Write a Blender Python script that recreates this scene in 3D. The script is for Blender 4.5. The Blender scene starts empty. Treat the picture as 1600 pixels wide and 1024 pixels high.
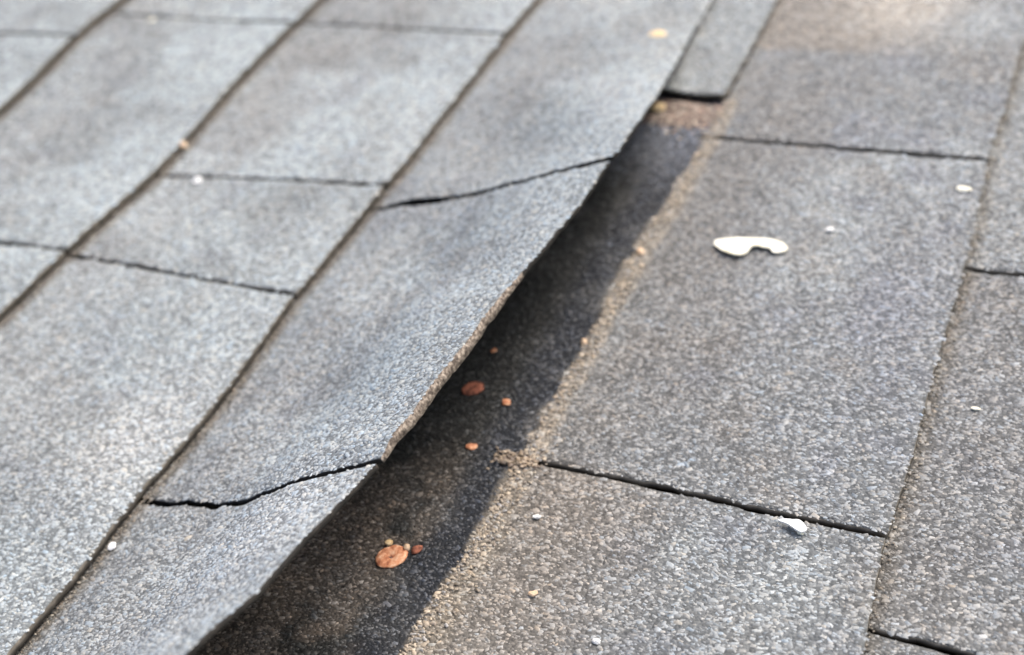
import bpy, math, random
import numpy as np
from mathutils import Matrix, Vector

random.seed(4)
RNG = np.random.default_rng(11)
R = math.radians
scene = bpy.context.scene
COL = scene.collection

# ------------------------------------------------------------------ camera, sky, sun
# The roof has its own frame: X runs down the slope, Y along the courses, Z out of the roof.
PITCH = R(20)
ROOF = Matrix.Translation((0, 0, 3.4)) @ Matrix.Rotation(PITCH, 4, 'Y')

cam_data = bpy.data.cameras.new('camera')
cam = bpy.data.objects.new('camera', cam_data)
COL.objects.link(cam)
CAM_LOCAL = Matrix(((0.90527942, -0.16769813, 0.39031590, 0.16970608),
                    (0.39981709, 0.64686719, -0.64939135, -0.47456444),
                    (-0.14358083, 0.74393560, 0.65264414, 0.33461861),
                    (0, 0, 0, 1)))
cam.matrix_world = ROOF @ CAM_LOCAL
cam_data.sensor_width = 36
cam_data.lens = 36 * 2043.16 / 1600
cam_data.clip_start = 0.01
cam_data.clip_end = 2000
cam_data.dof.use_dof = True
cam_data.dof.focus_distance = 0.41
cam_data.dof.aperture_fstop = 6.8
scene.camera = cam

world = bpy.data.worlds.new('World')
scene.world = world
world.use_nodes = True
wn = world.node_tree
bg = wn.nodes['Background']
sky = wn.nodes.new('ShaderNodeTexSky')
sky.sky_type = 'NISHITA'
sky.sun_disc = False
SUN_LOCAL = Vector((0.24, 0.42, 0.87)).normalized()
SUN_DIR = (ROOF.to_3x3() @ SUN_LOCAL).normalized()
sky.sun_elevation = math.asin(SUN_DIR.z)
sky.sun_rotation = math.atan2(SUN_DIR.x, SUN_DIR.y)
sky.air_density = 1.0
sky.dust_density = 5.0
sky.ozone_density = 1.0
wn.links.new(sky.outputs[0], bg.inputs[0])
bg.inputs[1].default_value = 0.14

sun_data = bpy.data.lights.new('sun', 'SUN')
sun_data.energy = 1.3
sun_data.angle = R(36)
sun_data.color = (1.0, 0.98, 0.95)
sun = bpy.data.objects.new('sun', sun_data)
COL.objects.link(sun)
sun.rotation_euler = (-SUN_DIR).to_track_quat('-Z', 'Y').to_euler()

scene.view_settings.view_transform = 'Standard'
scene.view_settings.look = 'None'
scene.view_settings.gamma = 1
scene.view_settings.exposure = 0.76
scene.view_settings.use_curve_mapping = False


# ------------------------------------------------------------------ materials
def new_mat(name):
    m = bpy.data.materials.new(name)
    m.use_nodes = True
    nt = m.node_tree
    return m, nt, nt.nodes['Principled BSDF']


def add(nt, kind, **kw):
    n = nt.nodes.new(kind)
    for k, v in kw.items():
        setattr(n, k, v)
    return n


def mixc(nt, a, b, fac, mode='MIX'):
    n = add(nt, 'ShaderNodeMix', data_type='RGBA', blend_type=mode)
    for sock, val in ((n.inputs[6], a), (n.inputs[7], b), (n.inputs[0], fac)):
        if hasattr(val, 'is_output'):
            nt.links.new(val, sock)
        else:
            sock.default_value = val
    return n.outputs[2]


def ramp(nt, src, stops):
    n = add(nt, 'ShaderNodeValToRGB')
    e = n.color_ramp.elements
    while len(e) < len(stops):
        e.new(0.5)
    for q, (p, c) in zip(e, stops):
        q.position = p
        q.color = c if len(c) == 4 else (*c, 1)
    nt.links.new(src, n.inputs[0])
    return n.outputs[0]


def sheet_material():
    """Asphalt between and under the stone granules."""
    m, nt, b = new_mat('granule_coated_asphalt')
    at = add(nt, 'ShaderNodeAttribute', attribute_name='tint')
    tc = add(nt, 'ShaderNodeTexCoord')
    vo = add(nt, 'ShaderNodeTexVoronoi')
    vo.inputs['Scale'].default_value = 900
    nt.links.new(tc.outputs['Object'], vo.inputs['Vector'])
    no = add(nt, 'ShaderNodeTexNoise')
    no.inputs['Scale'].default_value = 420
    no.inputs['Detail'].default_value = 3
    nt.links.new(tc.outputs['Object'], no.inputs['Vector'])
    cell = ramp(nt, vo.outputs['Color'], [(0, (.30, .30, .31)), (.45, (.62, .62, .62)), (.75, (.92, .91, .9)), (1, (1.35, 1.37, 1.4))])
    c = mixc(nt, at.outputs['Color'], cell, 0.85, 'MULTIPLY')
    nn = ramp(nt, no.outputs['Fac'], [(.3, (.6, .6, .6)), (.7, (1.15, 1.15, 1.15))])
    c = mixc(nt, c, nn, 0.7, 'MULTIPLY')
    nt.links.new(c, b.inputs['Base Color'])
    b.inputs['Roughness'].default_value = 0.85
    b.inputs['Specular IOR Level'].default_value = 0.35
    bp = add(nt, 'ShaderNodeBump')
    bp.inputs['Strength'].default_value = 0.8
    bp.inputs['Distance'].default_value = 0.0006
    inv = add(nt, 'ShaderNodeMath', operation='SUBTRACT')
    inv.inputs[0].default_value = 1
    nt.links.new(vo.outputs['Distance'], inv.inputs[1])
    nt.links.new(inv.outputs[0], bp.inputs['Height'])
    nt.links.new(bp.outputs[0], b.inputs['Normal'])
    return m


def granule_material():
    """Ceramic coated stone chips; each chip carries its own colour."""
    m, nt, b = new_mat('stone_granules')
    at = add(nt, 'ShaderNodeAttribute', attribute_name='tint')
    tc = add(nt, 'ShaderNodeTexCoord')
    no = add(nt, 'ShaderNodeTexNoise')
    no.inputs['Scale'].default_value = 1500
    nt.links.new(tc.outputs['Object'], no.inputs['Vector'])
    nn = ramp(nt, no.outputs['Fac'], [(.3, (.8, .8, .8)), (.7, (1.15, 1.15, 1.15))])
    c = mixc(nt, at.outputs['Color'], nn, 0.8, 'MULTIPLY')
    nt.links.new(c, b.inputs['Base Color'])
    b.inputs['Roughness'].default_value = 0.55
    b.inputs['Specular IOR Level'].default_value = 0.6
    return m


def edge_material():
    """Cut edge of the shingle mat: dark asphalt with dust."""
    m, nt, b = new_mat('cut_asphalt_edge')
    tc = add(nt, 'ShaderNodeTexCoord')
    no = add(nt, 'ShaderNodeTexNoise')
    no.inputs['Scale'].default_value = 260
    no.inputs['Detail'].default_value = 5
    nt.links.new(tc.outputs['Object'], no.inputs['Vector'])
    c = ramp(nt, no.outputs['Fac'], [(.3, (.075, .068, .056)), (.55, (.14, .125, .103)), (.75, (.22, .195, .16))])
    nt.links.new(c, b.inputs['Base Color'])
    b.inputs['Roughness'].default_value = 0.9
    return m


def noise_mat(name, stops, scale=300, rough=0.7, bump=0.0004, spec=0.4, sss=0.0):
    m, nt, b = new_mat(name)
    tc = add(nt, 'ShaderNodeTexCoord')
    no = add(nt, 'ShaderNodeTexNoise')
    no.inputs['Scale'].default_value = scale
    no.inputs['Detail'].default_value = 5
    nt.links.new(tc.outputs['Object'], no.inputs['Vector'])
    nt.links.new(ramp(nt, no.outputs['Fac'], stops), b.inputs['Base Color'])
    b.inputs['Roughness'].default_value = rough
    b.inputs['Specular IOR Level'].default_value = spec
    if sss:
        b.inputs['Subsurface Weight'].default_value = sss
        b.inputs['Subsurface Scale'].default_value = 0.001
    bp = add(nt, 'ShaderNodeBump')
    bp.inputs['Strength'].default_value = 0.6
    bp.inputs['Distance'].default_value = bump
    nt.links.new(no.outputs['Fac'], bp.inputs['Height'])
    nt.links.new(bp.outputs[0], b.inputs['Normal'])
    return m


M_SHEET = sheet_material()
M_GRAN = granule_material()
M_EDGE = edge_material()
M_EDGE_DARK = noise_mat('fresh_black_asphalt_edge', [(.3, (.010, .009, .008)), (.6, (.022, .019, .016)), (.8, (.06, .05, .04))], 300, 0.85)
M_WORN = noise_mat('worn_dusty_edge', [(.35, (.07, .055, .045)), (.5, (.19, .155, .125)), (.68, (.40, .34, .28))], 700, 0.9, .001)
M_FELT = noise_mat('roofing_felt', [(.3, (.012, .012, .012)), (.7, (.03, .029, .027))], 80, 0.9)
M_CREAM = noise_mat('cream_leaf_flesh', [(.3, (.84, .77, .56)), (.55, (.93, .90, .75)), (.8, (.94, .92, .84))], 160, 0.7)
M_WHITE = noise_mat('white_fleck', [(.3, (.82, .81, .78)), (.7, (.92, .91, .9))], 300, 0.6)
M_TAN = noise_mat('tan_husk', [(.3, (.62, .40, .17)), (.7, (.85, .68, .42))], 260, 0.6)
M_PEACH = noise_mat('peach_crumb', [(.3, (.50, .33, .2)), (.7, (.75, .58, .42))], 500, 0.7)
M_RUST = noise_mat('orange_rust', [(.32, (.30, .10, .05)), (.5, (.62, .26, .13)), (.68, (.80, .50, .32))], 700, 0.75)
M_RUSTD = noise_mat('dark_rust', [(.35, (.10, .035, .022)), (.65, (.42, .15, .09))], 500, 0.85)
M_DIRT = noise_mat('brown_grit', [(.3, (.09, .065, .045)), (.55, (.22, .165, .12)), (.8, (.42, .34, .26))], 500, 0.95)
M_GRASS = noise_mat('lawn', [(.3, (.03, .06, .015)), (.7, (.07, .11, .03))], 3, 0.9)


# ------------------------------------------------------------------ mesh helpers
def link(ob, parent=None):
    COL.objects.link(ob)
    if parent is not None:
        ob.parent = parent
    return ob


def fast_mesh(name, V, quads, tris, qm, tm, col=None):
    """V (n,3); quads (a,4); tris (b,3); material index arrays; col (n,3) point colours."""
    me = bpy.data.meshes.new(name)
    nq, ntr = len(quads), len(tris)
    loops = np.concatenate([quads.reshape(-1), tris.reshape(-1)]).astype(np.int32)
    me.vertices.add(len(V))
    me.vertices.foreach_set('co', V.astype(np.float32).reshape(-1))
    me.loops.add(len(loops))
    me.loops.foreach_set('vertex_index', loops)
    me.polygons.add(nq + ntr)
    start = np.concatenate([np.arange(nq) * 4, nq * 4 + np.arange(ntr) * 3]).astype(np.int32)
    me.polygons.foreach_set('loop_start', start)
    me.polygons.foreach_set('material_index', np.concatenate([qm, tm]).astype(np.int32))
    me.update(calc_edges=True)
    if col is not None:
        a = me.color_attributes.new('tint', 'FLOAT_COLOR', 'POINT')
        c4 = np.ones((len(V), 4), np.float32)
        c4[:, :3] = col
        a.data.foreach_set('color', c4.reshape(-1))
    me.validate()
    return me


# smooth value noise over the roof plane, made once
def make_noise(seed, n=64):
    return np.random.default_rng(seed).random((n, n))


NG = [make_noise(s) for s in range(12)]


def vnoise(x, y, g):
    g = NG[g]
    n = g.shape[0]
    xi, yi = np.floor(x).astype(int), np.floor(y).astype(int)
    fx, fy = x - xi, y - yi
    fx, fy = fx * fx * (3 - 2 * fx), fy * fy * (3 - 2 * fy)
    a, b = g[xi % n, yi % n], g[(xi + 1) % n, yi % n]
    c, d = g[xi % n, (yi + 1) % n], g[(xi + 1) % n, (yi + 1) % n]
    return (a * (1 - fx) + b * fx) * (1 - fy) + (c * (1 - fx) + d * fx) * fy


def fbm(x, y, g):
    return (vnoise(x, y, g) + 0.5 * vnoise(x * 2.1, y * 2.1, (g + 1) % 12) + 0.25 * vnoise(x * 4.3, y * 4.3, (g + 2) % 12)) / 1.75


def bell(u, v, uc, vc, su, sv):
    return np.exp(-((u - uc) / su) ** 2 - ((v - vc) / sv) ** 2)


def sstep(a, b, x):
    t = np.clip((x - a) / (b - a), 0, 1)
    return t * t * (3 - 2 * t)


# ------------------------------------------------------------------ where the courses run
E_ = 0.127
LINES = {
    0: [(-.30, -.381), (-.0521, -.3734), (.0076, -.3794), (.0367, -.3811), (.0676, -.3807), (.3, -.381)],
    1: [(-.40, -.252), (-.20, -.2505), (-.1517, -.2485), (-.1196, -.2473), (-.0853, -.2460), (-.0164, -.2502), (.046, -.2528), (.0862, -.2514), (.3, -.252)],
    2: [(-.45, -.1245), (-.3334, -.1245), (-.3008, -.1229), (-.2654, -.1228), (-.2311, -.1225), (-.1878, -.1229), (-.1526, -.1255),
        (-.1178, -.1258), (-.0773, -.1250), (-.0488, -.1238), (.0068, -.1251), (.0567, -.1248), (.1045, -.1252), (.3, -.126)],
    3: [(-.45, -.003), (-.2923, -.0025), (-.2668, -.0016), (-.2468, .0009), (-.1957, .0015), (-.1322, .0014), (-.0919, .0012), (-.0561, .0026), (-.0171, .0040),
        (.0252, .0042), (.0658, .0044), (.123, .0034), (.3, .001)],
    4: [(-.45, .128), (-.2498, .1295), (-.2082, .1272), (-.1656, .1282), (-.1277, .1274), (-.0924, .1278), (-.0615, .1280), (-.0017, .1250), (.0275, .1252), (.0749, .1251), (.3, .126)],
}


def line_v(k, u):
    u = np.asarray(u, float)
    if k in LINES:
        p = np.array(LINES[k])
        return np.interp(u, p[:, 0], p[:, 1])
    return (k - 3) * E_ + 0.0012 * np.sin(u * 9 + k * 1.7)


# side joints of each course as (u at the head, u at the butt)
JOINTS = {
    0: [(-.53, -.53), (-.343, -.341), (-.153, -.150), (.055, .058), (.245, .246), (.43, .43)],
    1: [(-.53, -.53), (-.338, -.339), (-.148, -.150), (-.085, -.071), (.064, .065), (.254, .254), (.44, .44)],
    2: [(-.65, -.65), (-.455, -.455), (-.2635, -.2635), (-.0847, -.0847), (.30, .30), (.49, .49)],
    3: [(-.60, -.60), (-.40, -.402), (-.203, -.206), (-.001, .001), (.195, .197), (.39, .39)],
    4: [(-.62, -.62), (-.43, -.432), (-.238, -.243), (-.065, -.068), (.12, .12), (.31, .31)],
    -1: [(-.56, -.56), (-.36, -.36), (-.17, -.17), (.017, .021), (.21, .21), (.40, .40)],
}


def joints(k):
    if k in JOINTS:
        return JOINTS[k]
    off = ((k * 0.071) % 0.19)
    return [(-.57 + off + i * .19,) * 2 for i in range(6)]


# long shallow waves of old shingles
def wave(u, v):
    w = 0.0009 * np.sin(u * 52 + v * 18 + 0.6) + 0.0007 * np.sin(u * 31 - v * 44 + 2.0)
    left = sstep(0.02, -0.18, v)
    w = w * (0.25 + 0.35 * left)
    w = w + 0.0030 * bell(u, v, -.262, -.165, .026, .06) - 0.0015 * bell(u, v, -.225, -.19, .03, .05)
    return w * (1 - 0.6 * bell(u, v, 0, .06, .25, .06))


# profile of the buckled tabs, measured where two joints cut them
G1 = np.array([(0, 0), (.064, .060), (.157, .15), (.327, .24), (.47, .36), (.61, .535), (.8, .78), (1, 1)])
G2 = np.array([(0, 0), (.10, .05), (.19, .13), (.317, .185), (.455, .30), (.575, .47), (.686, .63), (.836, .81), (1, 1)])
# lifted butt edge: u, v, height
LIFT = np.array([(-.66, -.003, .008), (-.56, -.008, .040), (-.45, -.021, .070), (-.3476, -.0196, .0709), (-.3353, -.0180, .0684), (-.3214, -.0159, .0651), (-.3010, -.0146, .0628),
                 (-.2803, -.0127, .0594), (-.2606, -.0112, .0564), (-.2431, -.0098, .0541), (-.2252, -.0097, .0530), (-.2039, -.0087, .0511),
                 (-.1784, -.0086, .0507), (-.1629, -.0082, .0498), (-.1359, -.0073, .0478), (-.1166, -.0064, .0455), (-.0867, -.0062, .0446),
                 (-.0784, -.0055, .0430), (-.0545, -.0068, .0395), (-.0170, -.0118, .0290), (.0170, -.0180, .0190), (.0500, -.0228, .0115), (.0850, -.0265, .0070), (.1170, -.0275, .0062), (.20, -.020, .0058), (.32, -.012, .0055)])


def lift_edge(u):
    rim = sstep(-.145, -.20, u) * sstep(-.2632, -.250, u)
    return np.interp(u, LIFT[:, 0], LIFT[:, 1]) - .0014 * rim, np.interp(u, LIFT[:, 0], LIFT[:, 2]) + .0026 * rim


def make_surface(k, ja, jb, lifted, gap_a, gap_b, seed, raise_=0.0):
    """Returns f(a,b) -> (u, v, h, dv): a along the course 0..1, b from hidden head 0 to butt 1."""
    head = 0.122 if k == 3 else 0.03

    def f(a, b):
        bb = 1 - b
        ul = ja[0] * bb + ja[1] * b
        ur = jb[0] * bb + jb[1] * b
        um = ul * (1 - a) + ur * a
        v0, v1 = line_v(k, um), line_v(k + 1, um)
        v1 = v1 + 0.0007 * (fbm(um * 170, um * 0 + seed, seed % 9) - .5) + 0.0010 * (fbm(um * 35, um * 0 + seed, (seed + 3) % 9) - .5)
        start = v0 - head
        vv = start + (v1 - start) * b
        ga = gap_a * (0.5 + 1.0 * fbm(vv * 210, vv * 0 + 3.1 * seed, 4))
        gb = gap_b * (0.5 + 1.0 * fbm(vv * 210, vv * 0 + 7.7 * seed, 5))
        ga = ga + .0007 * sstep(.66, .80, vnoise(vv * 95, vv * 0 + 1.3 * seed, 6))
        gb = gb + .0007 * sstep(.66, .80, vnoise(vv * 95, vv * 0 + 5.1 * seed, 7))
        if k == 2:
            ga = ga * (1.0 + 1.0 * np.exp(-((b - .36) / .12) ** 2) * (abs(ja[0] + .0847) < .01))
            gb = gb * (1.0 + 1.0 * np.exp(-((b - .36) / .12) ** 2) * (abs(jb[0] + .0847) < .01))
        if k == 3:   # only the exposed part is cut through
            cut = sstep(-0.006, -0.001, vv - v0)
            ga, gb = ga * cut + 0.00005, gb * cut + 0.00005
        u = um + ga * (1 - a) - gb * a
        s = (vv - v0) / E_
        h = 0.0045 * s + wave(u, vv) + raise_ * np.clip(s, 0, 1)
        if lifted:
            ve, he = lift_edge(u)
            t = np.clip(s * E_ / (v1 - v0), 0, 1)
            w1 = np.interp(t, G1[:, 0], G1[:, 1])
            w2 = np.interp(t, G2[:, 0], G2[:, 1])
            wt = np.clip((u + .2635) / (.2635 - .0847), 0, 1)
            g = w2 * (1 - wt) + w1 * wt
            top = sstep(-.06, .06, u)
            g = g * (1 - top) + (1 - (1 - t) ** 1.5) * top
            pos = t > 0
            vl = v0 + (ve - v0) * t + 0.0007 * (fbm(u * 160, u * 0 + seed, 2) - .5) * (t > .97)
            hl = he * g + wave(u, vl) * (1 - t) + 0.0022 * top * np.sin(np.pi * t)
            hl = hl + 0.0012 * np.sin(u * 75 + 4 * t) * np.sin(np.pi * np.clip(t, 0, 1)) + raise_ * t
            vv = np.where(pos, vl, vv)
            h = np.where(pos, hl, h)
        return u, vv, h, vv - v0
    return f


# colour of the granule blend, plus some painted light, at a place on the roof
BASE = np.array([.272, .287, .293])
BROWN = np.array([.290, .262, .228])
DARKB = np.array([.215, .212, .205])
PALE = np.array([.385, .415, .42])
BLUE = np.array([.245, .26, .295])


def blend(k, u, v, dv, seed):
    c = np.ones((len(u), 3)) * BASE
    c *= (0.93 + 0.14 * ((seed * 0.618) % 1.0))
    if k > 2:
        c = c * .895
    if k <= 2:      # brighter light on the upslope courses painted into the colour, paler and bluer
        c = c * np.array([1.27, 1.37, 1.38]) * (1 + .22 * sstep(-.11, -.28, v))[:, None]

    c = c * (1 + .22 * (fbm(u * 85 + seed, v * 5, 2) - .5) + .10 * (fbm(u * 190, v * 14, 8) - .5))[:, None]

    def lay(w, col):
        nonlocal c
        w = np.clip(w, 0, 1)[:, None]
        c = c * (1 - w) + col * w
    n1 = fbm(u * 22 + 5, v * 22 + 9, 0)
    n2 = fbm(u * 17 + 40, v * 26 + 3, 3)
    n3 = fbm(u * 60, v * 60, 6)
    lay(sstep(.50, .72, n1) * .55, DARKB)
    lay(sstep(.55, .75, n2) * .55, PALE)
    lay(sstep(.55, .78, n3) * .4, BLUE)
    lay(sstep(.45, .25, n3) * .3, BROWN)
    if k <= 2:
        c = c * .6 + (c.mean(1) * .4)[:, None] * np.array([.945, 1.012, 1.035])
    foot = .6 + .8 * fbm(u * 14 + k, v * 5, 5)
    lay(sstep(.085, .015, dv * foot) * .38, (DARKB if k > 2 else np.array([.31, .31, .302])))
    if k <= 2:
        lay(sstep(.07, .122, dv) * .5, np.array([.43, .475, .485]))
    j = 0.006 * (n3 - .5)
    if k == 3:
        up = sstep(.078, .084, u + j)
        lay(up * sstep(.08, .05, v) * .85, BROWN * .98)
        lay(up * bell(u, v, .125, .07, .03, .03) * .9, np.array([.50, .46, .40]))
        lay(up * bell(u, v, .11, .105, .02, .02) * .6, PALE)
        lay(sstep(.002, -.006, u) * sstep(-.125, -.10, u) * sstep(.055, .02, v + (u + .05) * .1) * .75, DARKB * 1.0)
        lay(bell(u, v, -.10, .108, .03, .014) * .6, BLUE * .95)
        lo = sstep(-.198, -.208, u)
        lay(lo * sstep(.075, .02, v) * .8, BROWN * .95)
        lay(lo * bell(u, v, -.245, .10, .03, .03) * .5, PALE * .95)
        # never weathered part that used to lie under the course above
        ed = dv + 0.0022 * (n3 - .5) + .0050 * (fbm(u * 150, v * 150, 7) - .5)
        und = sstep(.0003, -.0003, ed + .0010)
        dusty = fbm(u * 70 + 11, v * 70 + 2, 8)
        dark = np.ones_like(c) * np.array([.036, .037, .035])
        w = (sstep(-.024, -.012, dv) * (.7 + .3 * sstep(.3, .6, n3)))[:, None]
        dark = dark * (1 - w) + np.array([.026, .031, .042]) * w
        w = (sstep(.36, .58, dusty) * sstep(-.012, -.024, dv) * sstep(-.19, -.25, u))[:, None] * .85
        dark = dark * (1 - w) + np.array([.19, .157, .127]) * w
        w = (sstep(.50, .75, n3) * .30)[:, None]
        dark = dark * (1 - w) + np.array([.14, .14, .135]) * w
        w = (sstep(-.05, .0, u) * .75)[:, None]
        dark = dark * (1 - w) + np.array([.15, .165, .20]) * w
        w = bell(u, v, .018, -.013, .007, .015)[:, None]
        dark = dark * (1 - w) + np.array([.24, .18, .145]) * w
        # tan dirt along the old edge
        wid = .0066 + .004 * (fbm(u * 60, u * 0 + 3, 9)) + .010 * sstep(-.21, -.27, u) * fbm(u * 90, v * 90, 10)
        tan = sstep(wid, wid * .6, dv + .0025 * (fbm(u * 220, v * 220, 6) - .5)) * (0.72 + .35 * fbm(u * 120, v * 120, 11))
        tanc = np.array([.325, .29, .24])
        lay(tan * sstep(.045, .02, u), tanc)
        lay(und, dark)
    else:
        # dust and lost granules at the foot of the course above
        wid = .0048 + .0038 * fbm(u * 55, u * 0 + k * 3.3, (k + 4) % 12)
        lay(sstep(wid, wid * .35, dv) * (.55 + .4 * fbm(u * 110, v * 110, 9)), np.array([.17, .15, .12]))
    if k == 4:
        lay(bell(u, v, .088, .127, .008, .006) * .8, np.array([.14, .10, .06]))
        lay(sstep(-.07, -.06, u) * .4, PALE * .9)
        lay(sstep(-.068, -.074, u) * sstep(.16, .13, v) * .4, DARKB)
    if k == 2:
        lay(bell(u, v, -.285, -.035, .045, .04) * .75, np.array([.54, .56, .56]))  # brightness of the upslope-facing curl, painted into the colour
        lay(bell(u, v, -.035, -.085, .06, .03) * .4, DARKB * 1.1)
        lay(sstep(.045, .0, np.abs(v + .01)) * .45, PALE)
    if k == 1:
        lay(bell(u, v, -.238, -.140, .030, .022) * .6, np.array([.50, .50, .485]))  # light on the buckled hump, painted in as a whitish patch
        lay(sstep(.035, .0, v * -1 - .125) * .35, PALE)
        lay(sstep(.01, .03, u) * sstep(-.14, -.2, v) * .5, DARKB * 1.1)
    return c


def chip_cover(u, v, m=0.10):
    """How densely real chips are laid at a place: 1 on the near slope, fading to 0 where only the sheet texture remains."""
    P = [(.075 + m, -.49 - m), (.17 + m, .14 + m), (-.25 - m, .20 + m), (-.375 - m, -.14 - m), (-.22 - m, -.27 - m)]
    d = np.full(len(u), 9.0)
    for i in range(len(P)):
        (x0, y0), (x1, y1) = P[i], P[(i + 1) % len(P)]
        d = np.minimum(d, ((x1 - x0) * (v - y0) - (y1 - y0) * (u - x0)) / math.hypot(x1 - x0, y1 - y0))
    return sstep(0, .075, d)


# chip: four base corners and a two point ridge
CHIP = np.array([(-1, -.8, -.25), (1, -.8, -.25), (1, .8, -.25), (-1, .8, -.25), (-.35, .1, 1), (.4, -.1, .95)])
CHIP_Q = np.array([(0, 1, 5, 4), (2, 3, 4, 5)])
CHIP_T = np.array([(1, 2, 5), (3, 0, 4)])


def chips(P, T1, T2, N, size, height, col):
    """P,T1,T2,N (n,3) -> verts, quads, tris, colours of n stone chips."""
    n = len(P)
    ang = RNG.normal(0, 0.38, n) + .25 * sstep(.05, -.12, P[:, 0]) + RNG.choice([0, math.pi], n)
    ca, sa = np.cos(ang)[:, None], np.sin(ang)[:, None]
    A, B = T1 * ca + T2 * sa, T2 * ca - T1 * sa
    loc = CHIP[None] + RNG.uniform(-.28, .28, (n, 6, 3))
    sx = size * RNG.uniform(.9, 1.6, n)
    sy = size * RNG.uniform(.65, 1.0, n)
    V = (P[:, None] + A[:, None] * (loc[..., 0] * sx[:, None])[..., None] + B[:, None] * (loc[..., 1] * sy[:, None])[..., None]
         + N[:, None] * (loc[..., 2] * height[:, None])[..., None])
    o = (np.arange(n) * 6)[:, None, None]
    return V.reshape(-1, 3), (CHIP_Q[None] + o).reshape(-1, 4), (CHIP_T[None] + o).reshape(-1, 3), np.repeat(col, 6, 0)


def palette(n, bright, calm=0.0):
    r = RNG.random(n)
    f = np.exp(RNG.normal(-.02, .22, n))
    f = np.where(r < .055, RNG.uniform(1.35, 2.1, n), f)
    f = np.where(r > .86, RNG.uniform(.25, .55, n), f)
    f = f ** (1 - calm)
    hue = RNG.normal(0, .045, n)
    c = np.stack([1 + hue, np.ones(n), 1 - hue * 1.1], 1)
    return c * (f * bright)[:, None]


roof = bpy.data.objects.new('roof', None)


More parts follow.
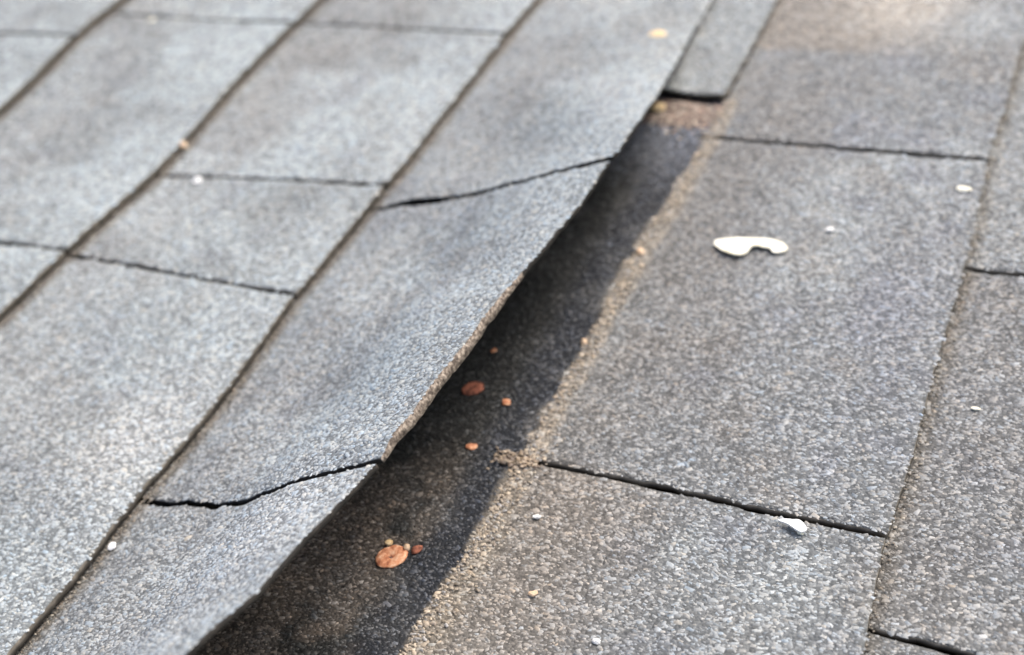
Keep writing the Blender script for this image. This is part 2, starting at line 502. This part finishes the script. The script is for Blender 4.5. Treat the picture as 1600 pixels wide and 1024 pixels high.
def build_tab(k, ja, jb, seed, lifted=False, fine=True, worn=None, thick=.003, gap=.0011, raise_=0.0):
    f = make_surface(k, ja, jb, lifted, gap, gap, seed, raise_)
    length = jb[0] - ja[0]
    head = .122 if k == 3 else .03
    step = .0022 if fine else .012
    na, nb = max(6, int(length / step)), max(5, int((E_ + head) / (.0026 if fine else .014)))
    a, b = np.meshgrid(np.linspace(0, 1, na + 1), np.linspace(0, 1, nb + 1), indexing='ij')
    a, b = a.ravel(), b.ravel()
    u, v, h, dv = f(a, b)
    top = np.stack([v, u, h], 1)
    # normal by differences, for the underside
    e = 1e-3
    u1, v1, h1, _ = f(np.clip(a + e, 0, 1), b)
    u0, v0, h0, _ = f(np.clip(a - e, 0, 1), b)
    u3, v3, h3, _ = f(a, np.clip(b + e, 0, 1))
    u2, v2, h2, _ = f(a, np.clip(b - e, 0, 1))
    ta = np.stack([v1 - v0, u1 - u0, h1 - h0], 1)
    tb = np.stack([v3 - v2, u3 - u2, h3 - h2], 1)
    N = np.cross(tb, ta)
    N /= np.linalg.norm(N, axis=1)[:, None] + 1e-12
    th = np.ones(len(a)) * thick
    if worn is not None:
        th = th + .0017 * sstep(worn + .004, worn - .03, u) * sstep(-.2625, -.250, u) * (.65 + .7 * fbm(u * 420, v * 0 + 2., 3))
    bot = top - N * th[:, None]
    n = len(top)
    V = np.concatenate([top, bot])
    idx = np.arange(n).reshape(na + 1, nb + 1)
    q = np.stack([idx[:-1, :-1], idx[:-1, 1:], idx[1:, 1:], idx[1:, :-1]], -1).reshape(-1, 4)
    quads = [q, q[:, ::-1] + n]
    mats = [np.zeros(len(q), int), np.full(len(q), 2)]
    ring = np.concatenate([idx[:, 0], idx[-1, 1:], idx[::-1, -1][1:], idx[0, ::-1][1:-1]])
    nx = np.roll(ring, -1)
    rq = np.stack([ring, nx, nx + n, ring + n], 1)
    rm = np.full(len(rq), 2)
    if worn is not None:
        isbutt = (b[ring] > .999) & (b[nx] > .999) & (u[ring] < worn)
        rm[isbutt] = 3
    if k == 2:
        rm[rm == 2] = 4
        mats[1][:] = 4
    quads.append(rq)
    mats.append(rm)
    quads, qm = np.concatenate(quads), np.concatenate(mats)
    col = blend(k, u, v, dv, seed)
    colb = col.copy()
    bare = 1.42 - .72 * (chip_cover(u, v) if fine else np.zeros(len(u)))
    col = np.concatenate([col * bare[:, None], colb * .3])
    tris, tm = np.zeros((0, 3), int), np.zeros(0, int)
    if fine:
        dens = 700000
        cnt = int(dens * length * (E_ + head))
        ga, gb = RNG.random(cnt), RNG.random(cnt)
        gu, gv, gh, gdv = f(ga, gb)
        keep = (RNG.random(cnt) < chip_cover(gu, gv)) & (gdv > (-.075 if k == 3 else -.002))
        keep &= RNG.random(cnt) < (1 - .45 * sstep(-.2, -.45, gv))
        ga, gb, gu, gv, gh, gdv = [x[keep] for x in (ga, gb, gu, gv, gh, gdv)]
        if len(ga):
            x1 = f(np.clip(ga + e, 0, 1), gb)
            x0 = f(np.clip(ga - e, 0, 1), gb)
            y1 = f(ga, np.clip(gb + e, 0, 1))
            y0 = f(ga, np.clip(gb - e, 0, 1))
            T2 = np.stack([x1[1] - x0[1], x1[0] - x0[0], x1[2] - x0[2]], 1)
            T1 = np.stack([y1[1] - y0[1], y1[0] - y0[0], y1[2] - y0[2]], 1)
            T2 /= np.linalg.norm(T2, axis=1)[:, None]
            T1 /= np.linalg.norm(T1, axis=1)[:, None]
            GN = np.cross(T1, T2)
            m = len(ga)
            size = np.clip(np.exp(RNG.normal(math.log(.00051), .32, m)), .0003, .0012)
            hei = size * RNG.uniform(.35, .8, m)
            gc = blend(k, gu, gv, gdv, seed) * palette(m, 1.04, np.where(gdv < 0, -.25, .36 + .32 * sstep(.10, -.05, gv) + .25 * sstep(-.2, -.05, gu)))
            cv, cq, ct, cc = chips(np.stack([gv, gu, gh], 1), T1, T2, GN, size, hei, gc)
            base = len(V)
            V = np.concatenate([V, cv])
            quads = np.concatenate([quads, cq + base])
            qm = np.concatenate([qm, np.ones(len(cq), int)])
            tris = ct + base
            tm = np.ones(len(ct), int)
            col = np.concatenate([col, cc])
    me = fast_mesh('shingle', V, quads, tris, qm, tm, np.clip(col, 0, .93))
    for mt in (M_SHEET, M_GRAN, M_EDGE, M_WORN, M_EDGE_DARK):
        me.materials.append(mt)
    return link(bpy.data.objects.new('shingle', me), roof)


# ------------------------------------------------------------------ ground far below
def ground():
    s = 900
    me = bpy.data.meshes.new('ground')
    me.from_pydata([(-s, -s, 0), (s, -s, 0), (s, s, 0), (-s, s, 0)], [], [(0, 1, 2, 3)])
    me.materials.append(M_GRASS)
    o = link(bpy.data.objects.new('ground', me))
    o['kind'] = 'structure'
    o['label'] = 'green lawn far below the roof slope'
    o['category'] = 'ground'


ground()

# ------------------------------------------------------------------ the roof
link(roof)
roof.matrix_world = ROOF
roof['kind'] = 'structure'
roof['label'] = 'old grey asphalt shingle roof slope with one buckled course'
roof['category'] = 'roof'


def box_mesh(name, boxes, mat):
    V, F = [], []
    for (x0, x1, y0, y1, z0a, z0b, t) in boxes:   # top surface runs from z0a at x0 to z0b at x1
        o = len(V)
        V += [(x0, y0, z0a), (x1, y0, z0b), (x1, y1, z0b), (x0, y1, z0a), (x0, y0, z0a - t), (x1, y0, z0b - t), (x1, y1, z0b - t), (x0, y1, z0a - t)]
        F += [tuple(i + o for i in q) for q in ((0, 1, 2, 3), (7, 6, 5, 4), (0, 4, 5, 1), (1, 5, 6, 2), (2, 6, 7, 3), (3, 7, 4, 0))]
    me = bpy.data.meshes.new(name)
    me.from_pydata(V, [], F)
    a = me.color_attributes.new('tint', 'FLOAT_COLOR', 'POINT')
    nb = len(boxes)
    t = RNG.uniform(.8, 1.15, nb)
    c = np.ones((nb, 8, 4), np.float32)
    c[..., :3] = BASE * 1.35 * t[:, None, None]
    a.data.foreach_set('color', c.reshape(-1))
    me.materials.append(mat)
    return me


deck = link(bpy.data.objects.new('underlayment', box_mesh('underlayment', [(-2.6, 2.2, -2.6, 2.6, -.0135, -.0135, .02)], M_FELT)), roof)

# far shingles, beyond the part that can be told apart
far = []
for k in range(-17, 20):
    off = (k * .071) % .19
    for i in range(-14, 14):
        y = off + i * .19
        v0 = (k - 3) * E_
        if -6 <= k <= 8 and -.56 < y + .095 < .50:
            continue
        far.append((v0 - .03, v0 + E_, y + .0012, y + .1888, -.001, .0045, .003))
fo = link(bpy.data.objects.new('far_shingles', box_mesh('far_shingles', far, M_SHEET)), roof)
fo['kind'] = 'stuff'

seed = 1
for k in range(-6, 9):
    js = joints(k)
    for i in range(len(js) - 1):
        ja, jb = js[i], js[i + 1]
        seed += 1
        uc, vc = (ja[0] + jb[0]) / 2, (k - 2.5) * E_
        fine = -2 <= k <= 5 and jb[0] > -.52 and ja[0] < .32
        if k == 2:
            lifted = ja[0] < .29
            worn = -.163 if abs(ja[0] + .2635) < .01 else None
            th = .0018
            o = build_tab(k, ja, jb, seed, lifted=lifted, fine=fine or lifted, worn=worn, thick=th, gap=.0013,
                          raise_=(.0013 if abs(ja[0] + .0847) < .01 else 0))
            if abs(ja[0] + .2635) < .01:
                o['label'] = 'lifted grey shingle tab with a worn brown edge'
            elif abs(ja[0] + .0847) < .01:
                o['label'] = 'upper grey shingle tab of the buckled course'
            elif abs(ja[1] + .455) < .01:
                o['label'] = 'pale shingle tab curled highest over the dark gap'
        else:
            build_tab(k, ja, jb, seed, fine=fine, gap=.0017 if k == 3 and ja[0] > -.1 else .0011)


# the strip of flat shingle that still lies in its old place under the buckled one
def flat_strip():
    poly = [(-.0285, .0275), (-.016, .0262), (-.004, .0268), (.0022, .0290), (.0036, .036)] + \
           [(float(line_v(3, x)) + .0006 * math.sin(x * 300), x) for x in np.linspace(.045, .32, 60)]
    # v at the butt for each u, and the lower end as the first row
    us = np.linspace(.0275, .32, 130)
    na = 24
    V, C = [], []
    for uu in us:
        vb = float(line_v(3, uu)) + .0004 * math.sin(uu * 410)
        corner = max(0.0, 1 - (uu - .0275) / .0025)
        vb -= .0012 * corner ** 2
        for j in range(na + 1):
            t = j / na
            vv = -.085 + (vb + .085) * t
            lift = .0042 + .0010 * math.exp(-(uu - .0275) / .02)
            V.append((vv, uu + .0012 * math.sin(vv * 160) * max(0, 1 - (uu - .0275) / .02), lift - .0010 * (1 - t)))
            C.append((uu, vv))
    V = np.array(V)
    C = np.array(C)
    n = len(V)
    idx = np.arange(n).reshape(len(us), na + 1)
    q = np.stack([idx[:-1, :-1], idx[:-1, 1:], idx[1:, 1:], idx[1:, :-1]], -1).reshape(-1, 4)
    ring = np.concatenate([idx[:, 0], idx[-1, 1:], idx[::-1, -1][1:], idx[0, ::-1][1:-1]])
    nx = np.roll(ring, -1)
    rq = np.stack([ring, nx, nx + n, ring + n], 1)
    bot = V - np.array([0, 0, .0031])
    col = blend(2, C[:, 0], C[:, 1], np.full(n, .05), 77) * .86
    allV = np.concatenate([V, bot])
    colA = np.concatenate([col * .70, col * .3])
    m = int(.13 * .09 * 700000)
    gi = RNG.random(m)
    gj = RNG.random(m)
    gu = .0285 + gi * .13
    gv = -.085 + gj * .088
    gh = .0042 + .0010 * np.exp(-(gu - .0275) / .02) - .0010 * (1 - gj)
    z = np.zeros(m)
    T1, T2, N = np.stack([z + 1, z, z], 1), np.stack([z, z + 1, z], 1), np.stack([z, z, z + 1], 1)
    size = np.clip(np.exp(RNG.normal(math.log(.00051), .32, m)), .0003, .0012)
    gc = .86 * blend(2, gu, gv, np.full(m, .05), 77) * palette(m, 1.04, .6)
    cv, cq, ct, cc = chips(np.stack([gv, gu, gh], 1), T1, T2, N, size, size * RNG.uniform(.35, .8, m), gc)
    base = len(allV)
    me = fast_mesh('shingle', np.concatenate([allV, cv]), np.concatenate([q, q[:, ::-1] + n, rq, cq + base]), ct + base,
                   np.concatenate([np.zeros(len(q)), np.full(len(q), 2), np.where((C[ring, 0] < .029) & (C[nx, 0] < .029), 2, 3), np.ones(len(cq))]), np.ones(len(ct)),
                   np.clip(np.concatenate([colA, cc]), 0, .93))
    for mt in (M_SHEET, M_GRAN, M_EDGE_DARK, M_EDGE):
        me.materials.append(mt)
    o = link(bpy.data.objects.new('shingle', me), roof)
    o['label'] = 'narrow flat shingle end with a thick dark butt'


flat_strip()


# height of the exposed surface of course k
def top_h(u, v, k):
    u, v = np.asarray(u, float), np.asarray(v, float)
    v0 = line_v(k, u)
    return .0045 * (v - v0) / E_ + wave(u, v)


# loose grit gathered along the course edges and at the broken end
def grit():
    P, Cc, S = [], [], []

    def scatter(k, ulo, uhi, dlo, dhi, n, cols, smin=.00025, smax=.0007, up=0.0):
        u = RNG.uniform(ulo, uhi, n)
        d = RNG.uniform(dlo, dhi, n) * RNG.random(n) ** .5
        v = line_v(k, u) + d
        h = top_h(u, v, k) + RNG.uniform(.0002, .0009, n) + up
        P.append(np.stack([v, u, h], 1))
        c = np.array(cols)[RNG.integers(0, len(cols), n)] * RNG.uniform(.6, 1.35, (n, 1))
        Cc.append(c)
        S.append(smin + (smax - smin) * RNG.random(n) ** 2)
    tan = [(.38, .31, .23), (.30, .25, .19), (.24, .20, .16), (.45, .38, .29), (.30, .29, .28)]
    dark = [(.13, .11, .085), (.09, .08, .065), (.2, .16, .12), (.28, .25, .2)]
    scatter(3, -.36, .03, -.0012, .0065, 1500, tan)
    scatter(3, -.36, -.19, .000, .013, 500, tan, .0003, .0007)
    for k, lo, hi in ((0, -.05, .1), (1, -.25, .12), (2, -.37, .15), (4, -.28, .16)):
        scatter(k, lo, hi, .0002, .0036, int((1500 if k == 4 else 3000) * (hi - lo)), dark, .0002, .0005)
    # heap under the broken end
    n = 900
    u = RNG.normal(.0165, .0055, n)
    v = RNG.normal(-.012, .011, n)
    keep = (u < .0275) & (v > -.034) & (v < .006)
    u, v = u[keep], v[keep]
    hh = .0005 + .0024 * np.exp(-((u - .02) / .006) ** 2 - ((v + .013) / .013) ** 2) * RNG.random(len(u))
    P.append(np.stack([v, u, top_h(u, v, 3) + hh], 1))
    Cc.append(np.array([(.26, .18, .14), (.36, .27, .21), (.15, .10, .075), (.42, .36, .29)])[RNG.integers(0, 4, len(u))] * RNG.uniform(.6, 1.3, (len(u), 1)))
    S.append(RNG.uniform(.0003, .0009, len(u)))
    # clump where the lower joint meets the old edge
    n = 170
    u = RNG.normal(-.2070, .0022, n)
    v = RNG.normal(-.0005, .0042, n)
    P.append(np.stack([v, u, top_h(u, v, 3) + RNG.uniform(.0002, .0022, n)], 1))
    Cc.append(np.array([(.33, .25, .17), (.24, .18, .12), (.42, .33, .24), (.16, .12, .09)])[RNG.integers(0, 4, n)] * RNG.uniform(.6, 1.2, (n, 1)))
    S.append(RNG.uniform(.0003, .0008, n))
    P, Cc, S = np.concatenate(P), np.concatenate(Cc), np.concatenate(S)
    m = len(P)
    z = np.zeros(m)
    T1, T2, N = np.stack([z + 1, z, z], 1), np.stack([z, z + 1, z], 1), np.stack([z, z, z + 1], 1)
    cv, cq, ct, cc = chips(P, T1, T2, N, S, S * .9, Cc)
    me = fast_mesh('grit', cv, cq, ct, np.zeros(len(cq)), np.zeros(len(ct)), np.clip(cc, 0, .9))
    me.materials.append(M_GRAN)
    o = link(bpy.data.objects.new('grit', me))
    o.matrix_world = ROOF
    o['kind'] = 'stuff'
    o['label'] = 'tan and brown grit gathered along the shingle edges'
    o['category'] = 'grit'


grit()


# ------------------------------------------------------------------ small things lying on the roof
def place(ob, u, v, h, rz=0.0, tilt=(0, 0)):
    ob.matrix_world = ROOF @ Matrix.Translation((v, u, h)) @ Matrix.Rotation(rz, 4, 'Z') @ Matrix.Rotation(tilt[0], 4, 'X') @ Matrix.Rotation(tilt[1], 4, 'Y')


def flake(name, outline, mat, thick, dome, label, cat, h, edge_mat=None, group=None):
    """Thin curled piece with a traced outline [(u,v)]; sheet with real thickness, arched along its length."""
    pts = np.array([(v, u) for u, v in outline])
    c = pts.mean(0)
    pts = pts - c
    # dense outline, smoothed
    for _ in range(2):
        nx = np.roll(pts, -1, 0)
        pts = np.stack([.75 * pts + .25 * nx, .25 * pts + .75 * nx], 1).reshape(-1, 2)
    ext = np.abs(pts).max()
    pts = pts * (1 + RNG.uniform(-.03, .03, (len(pts), 1)))
    import bmesh
    bm = bmesh.new()
    vs = [bm.verts.new((p[0], p[1], 0)) for p in pts]
    f = bm.faces.new(vs)
    bmesh.ops.triangulate(bm, faces=[f])
    bmesh.ops.subdivide_edges(bm, edges=bm.edges[:], cuts=1, use_grid_fill=True)
    bmesh.ops.subdivide_edges(bm, edges=[e for e in bm.edges if e.calc_length() > ext * .12], cuts=1)
    for w in bm.verts:
        r = w.co.x / ext
        w.co.z = dome * (1 - r * r) + .12 * dome * math.sin(r * 9) - dome * .35 * (w.co.y / ext) ** 2
    bm.normal_update()
    if sum(g.normal.z * g.calc_area() for g in bm.faces) < 0:
        bmesh.ops.reverse_faces(bm, faces=bm.faces[:])
    me = bpy.data.meshes.new(name)
    bm.to_mesh(me)
    bm.free()
    me.materials.append(mat)
    ob = link(bpy.data.objects.new(name, me))
    so = ob.modifiers.new('thickness', 'SOLIDIFY')
    so.thickness = thick
    so.offset = 0
    ob['label'] = label
    ob['category'] = cat
    if group:
        ob['group'] = group
    place(ob, c[1], c[0], h)
    return ob


LEAF = [(-0.0762, 0.0314), (-0.074, 0.0318), (-0.073, 0.0344), (-0.0709, 0.043), (-0.0702, 0.0481), (-0.0694, 0.0533), (-0.0701, 0.0576), (-0.072, 0.0602), (-0.0746, 0.0612), (-0.0763, 0.0593), (-0.0775, 0.0561), (-0.0747, 0.054), (-0.0753, 0.0513), (-0.0747, 0.0488), (-0.076, 0.0466), (-0.0798, 0.0464), (-0.0818, 0.0449), (-0.0821, 0.0419), (-0.0815, 0.0378), (-0.079, 0.0339)]
flake('dry_petal', LEAF, M_CREAM, .0005, .0008, 'large cream dry petal with a bite out of its lower edge', 'petal', .0030)
TEAR = [(-.2098, .0936), (-.2096, .0954), (-.2091, .0985), (-.2086, .1004), (-.2094, .1023), (-.2108, .1037), (-.2121, .1038), (-.2132, .1021),
        (-.2127, .1001), (-.2116, .0986), (-.2108, .0957)]
flake('white_flake', TEAR, M_WHITE, .0008, .0008, 'white teardrop shaped flake lying across the lower shingle joint', 'flake', .0050)


def lump(name, u, v, h, sx, sy, sz, mat, label, cat, rz=0.0, rough=.5, group=None, seed_=0):
    """Small irregular crumb: a displaced icosphere with a flattened foot."""
    import bmesh
    rr = random.Random(seed_ * 31 + 7)
    bm = bmesh.new()
    bmesh.ops.create_icosphere(bm, subdivisions=2, radius=1)
    dirs = [Vector((rr.uniform(-1, 1), rr.uniform(-1, 1), rr.uniform(-1, 1))).normalized() for _ in range(9)]
    amp = [rr.uniform(-rough, rough) for _ in dirs]
    for w in bm.verts:
        n = w.co.normalized()
        k = 1 + sum(a * max(0, n.dot(d)) ** 3 for a, d in zip(amp, dirs))
        w.co = n * k * rr.uniform(.90, 1.10)
        if w.co.z < -.35:
            w.co.z = -.35
        w.co.x *= sx
        w.co.y *= sy
        w.co.z *= sz
    me = bpy.data.meshes.new(name)
    bm.to_mesh(me)
    bm.free()
    me.materials.append(mat)
    ob = link(bpy.data.objects.new(name, me))
    ob['label'] = label
    ob['category'] = cat
    if group:
        ob['group'] = group
    place(ob, u, v, h + sz * .35, rz)
    return ob


def hk(k, u, v, up=.0004):
    return float(top_h(u, v, k)) + up


def lift_h(u, v):
    """Top of the buckled course at a place (roughly, by its edge profile)."""
    ve, he = lift_edge(u)
    v0 = float(line_v(2, u))
    t = (v - v0) / (float(ve) - v0)
    g = np.interp(t, G1[:, 0], G1[:, 1])
    top = float(sstep(-.06, .06, u))
    g = g * (1 - top) + (1 - (1 - t) ** 1.5) * top
    return float(he * g)


CAMP = np.array([0.16970608, -0.47456444, 0.33461861])


def on_lift(u0, v0):
    """Follow the line of sight from the camera spot to the raised course so a crumb sits on it where it is seen."""
    P0 = np.array([v0, u0, 0.0])
    best = P0
    for s in np.linspace(0, .3, 400):
        P = P0 + (CAMP - P0) * s
        if P[2] >= lift_h(P[1], P[0]):
            best = P
            break
    return float(best[1]), float(best[0]), float(best[2])


u, v, h = on_lift(.0806, -.0456)
lump('seed_husk', u, v, h + .0012, .0034, .0052, .0022, M_TAN, 'yellow tan seed husk near the top of the buckled course', 'seed husk', -1.15, seed_=1)
lump('seed', -.0600, -.2462, hk(1, -.06, -.2462) + .0012, .0026, .0026, .0022, M_PEACH, 'small round tan seed against a course edge, left of centre', 'seed', 0, seed_=2)
lump('white_chip', -.0843, -.2213, hk(1, -.0843, -.2213), .0026, .0017, .0012, M_WHITE, 'white chip on the joint below the round tan seed', 'chip', .3, seed_=3)
lump('white_chip', -.0574, .0739, hk(3, -.0574, .0739), .0019, .0013, .0010, M_WHITE, 'tiny white chip up and right of the cream petal', 'chip', .5, seed_=4)
lump('tan_pebble', -.0861, .0034, hk(3, -.0861, .0034), .0018, .0018, .0016, M_PEACH, 'pale tan pebble on the dirt line left of the cream petal', 'pebble', 0, seed_=5)
lump('cream_chip', -.0219, .1186, hk(3, -.0219, .1186), .0026, .0013, .0007, M_CREAM, 'thin cream chip near the right edge, above the cream petal', 'chip', .1, seed_=6)
u, v, h = on_lift(-.2833, -.1214)
lump('white_chip', u, v, h + .0004, .0016, .0012, .0010, M_WHITE, 'white chip beside the course edge at lower left', 'chip', .6, seed_=7)
lump('white_chip', -.2286, .0177, hk(3, -.2286, .0177), .0015, .0008, .0008, M_WHITE, 'small white chip on the brownish shingle right of the dark gap', 'chip', .2, seed_=8)
lump('white_chip', -.269, .0544, hk(3, -.269, .0544), .0016, .0008, .0008, M_WHITE, 'small white chip at the bottom edge of the roof view', 'chip', .1, seed_=9)
lump('cream_chip', .050, -.3464, hk(0, .05, -.3464), .0030, .0012, .0009, M_CREAM, 'thin yellowish chip on the topmost left joint', 'chip', .8, seed_=10)
lump('tan_pebble', .0172, -.0255, hk(3, .0172, -.0255) + .0012, .0042, .0024, .0020, M_TAN, 'tan pebble by the thick dark end of the narrow shingle', 'pebble', .2, seed_=11)
u, v, h = on_lift(-.0616, -.0974)
lump('peach_crumb', u, v, h + .0003, .0018, .0012, .0009, M_PEACH, 'faint peach crumb above the upper curved joint', 'crumb', .5, seed_=12)
for i, (uu, vv, s, lab) in enumerate([(-.1805, -.0153, .0016, 'round orange rust crumb right of the upper nail head'),
                                      (-.2043, -.0189, .0016, 'flat orange rust crumb midway between the two nail heads'),
                                      (-.1546, -.0326, .0010, 'tiny orange rust crumb above the upper nail head')]):
    lump('rust_crumb', uu, vv, hk(3, uu, vv), s * 1.15, s * .85, s * .35, M_RUST, lab, 'rust crumb', .3 * i, group='rust crumbs in the dark gap', seed_=13 + i)
lump('rust_crumb', -.2523, -.0271, hk(3, -.2523, -.0271), .0013, .0012, .0012, M_TAN, 'yellowish rust crumb touching the top of the lower nail head', 'rust crumb', 0, seed_=17, group='rust crumbs in the dark gap')
lump('rust_crumb', -.2524, -.0165, hk(3, -.2524, -.0165), .0014, .0016, .0010, M_RUSTD, 'dark red rust crumb right of the lower nail head', 'rust crumb', 0, seed_=18, group='rust crumbs in the dark gap')
lump('grey_pebble', -.2526, -.0200, hk(3, -.2526, -.0200), .0010, .0010, .0009, M_PEACH, 'pale pebble between lower nail head and dark red crumb', 'pebble', 0, seed_=19)
lump('tan_pebble', -.1422, .0003, hk(3, -.1422, .0003), .0011, .0011, .0010, M_PEACH, 'pale pebble on the dirt line midway down the dark gap', 'pebble', 0, seed_=20)
lump('white_chip', -.2124, .1019, hk(3, -.2124, .1019), .0012, .0009, .0008, M_CREAM, 'tiny chip just below the white teardrop flake', 'chip', 0, seed_=21)
lump('rust_crumb', -.2581, .0284, hk(3, -.2581, .0284), .0012, .0012, .0007, M_PEACH, 'orange crumb on the brownish shingle at the bottom', 'crumb', 0, seed_=22)
lump('cream_chip', -.1406, .1436, hk(4, -.1406, .1436), .0018, .0008, .0006, M_CREAM, 'thin cream chip on the rightmost course', 'chip', 0, seed_=23)


# rusted nail heads
def nail(u, v, r, mat, label, hole, seed_):
    root = bpy.data.objects.new('roofing_nail', None)
    link(root)
    root['label'] = label
    root['category'] = 'nail'
    root['group'] = 'rusty nails in the dark gap'
    place(root, u, v, hk(3, u, v, .0002), .4 * seed_)
    rr = random.Random(seed_)
    ns = 28
    rings = [(1.0, 0.0), (1.02, .16), (.93, .27), (.70, .31), (.45, .27), (.26, .22 if not hole else .16), (.12, .2 if not hole else .02)]
    V, F = [], []
    wob = [1 + .10 * math.sin(2 * math.pi * i / ns * 2 + seed_) + rr.uniform(-.03, .03) for i in range(ns)]
    for rad, z in rings:
        for i in range(ns):
            t = 2 * math.pi * i / ns
            w = 1 + (wob[i] - 1) * rad
            V.append((r * rad * w * math.cos(t), r * rad * w * math.sin(t), r * (.5 * z + rr.uniform(-.05, .05) * rad)))
    for j in range(len(rings) - 1):
        for i in range(ns):
            F.append((j * ns + i, j * ns + (i + 1) % ns, (j + 1) * ns + (i + 1) % ns, (j + 1) * ns + i))
    F.append(tuple((len(rings) - 1) * ns + i for i in range(ns)))
    me = bpy.data.meshes.new('nail_head')
    me.from_pydata(V, [], F)
    for p in me.polygons:
        p.use_smooth = True
    me.materials.append(mat)
    me.materials.append(M_RUSTD)
    if hole:
        for p in me.polygons:
            if math.hypot(p.center.x, p.center.y) < r * .13:
                p.material_index = 1
    hd = link(bpy.data.objects.new('nail_head', me), root)
    # shank driven through the shingle
    V = [(r * .3 * math.cos(2 * math.pi * i / 10), r * .3 * math.sin(2 * math.pi * i / 10), z) for z in (0, -.011) for i in range(10)]
    F = [(i, (i + 1) % 10, 10 + (i + 1) % 10, 10 + i) for i in range(10)] + [tuple(range(10, 20))]
    me = bpy.data.meshes.new('shank')
    me.from_pydata(V, [], F)
    me.materials.append(M_RUSTD)
    link(bpy.data.objects.new('shank', me), root)


nail(-.2574, -.0236, .0050, M_RUST, 'bright orange rusted nail head with a dark centre', True, 1)
nail(-.1762, -.0316, .0038, M_RUSTD, 'duller red rusted nail head under the lifted edge', False, 2)
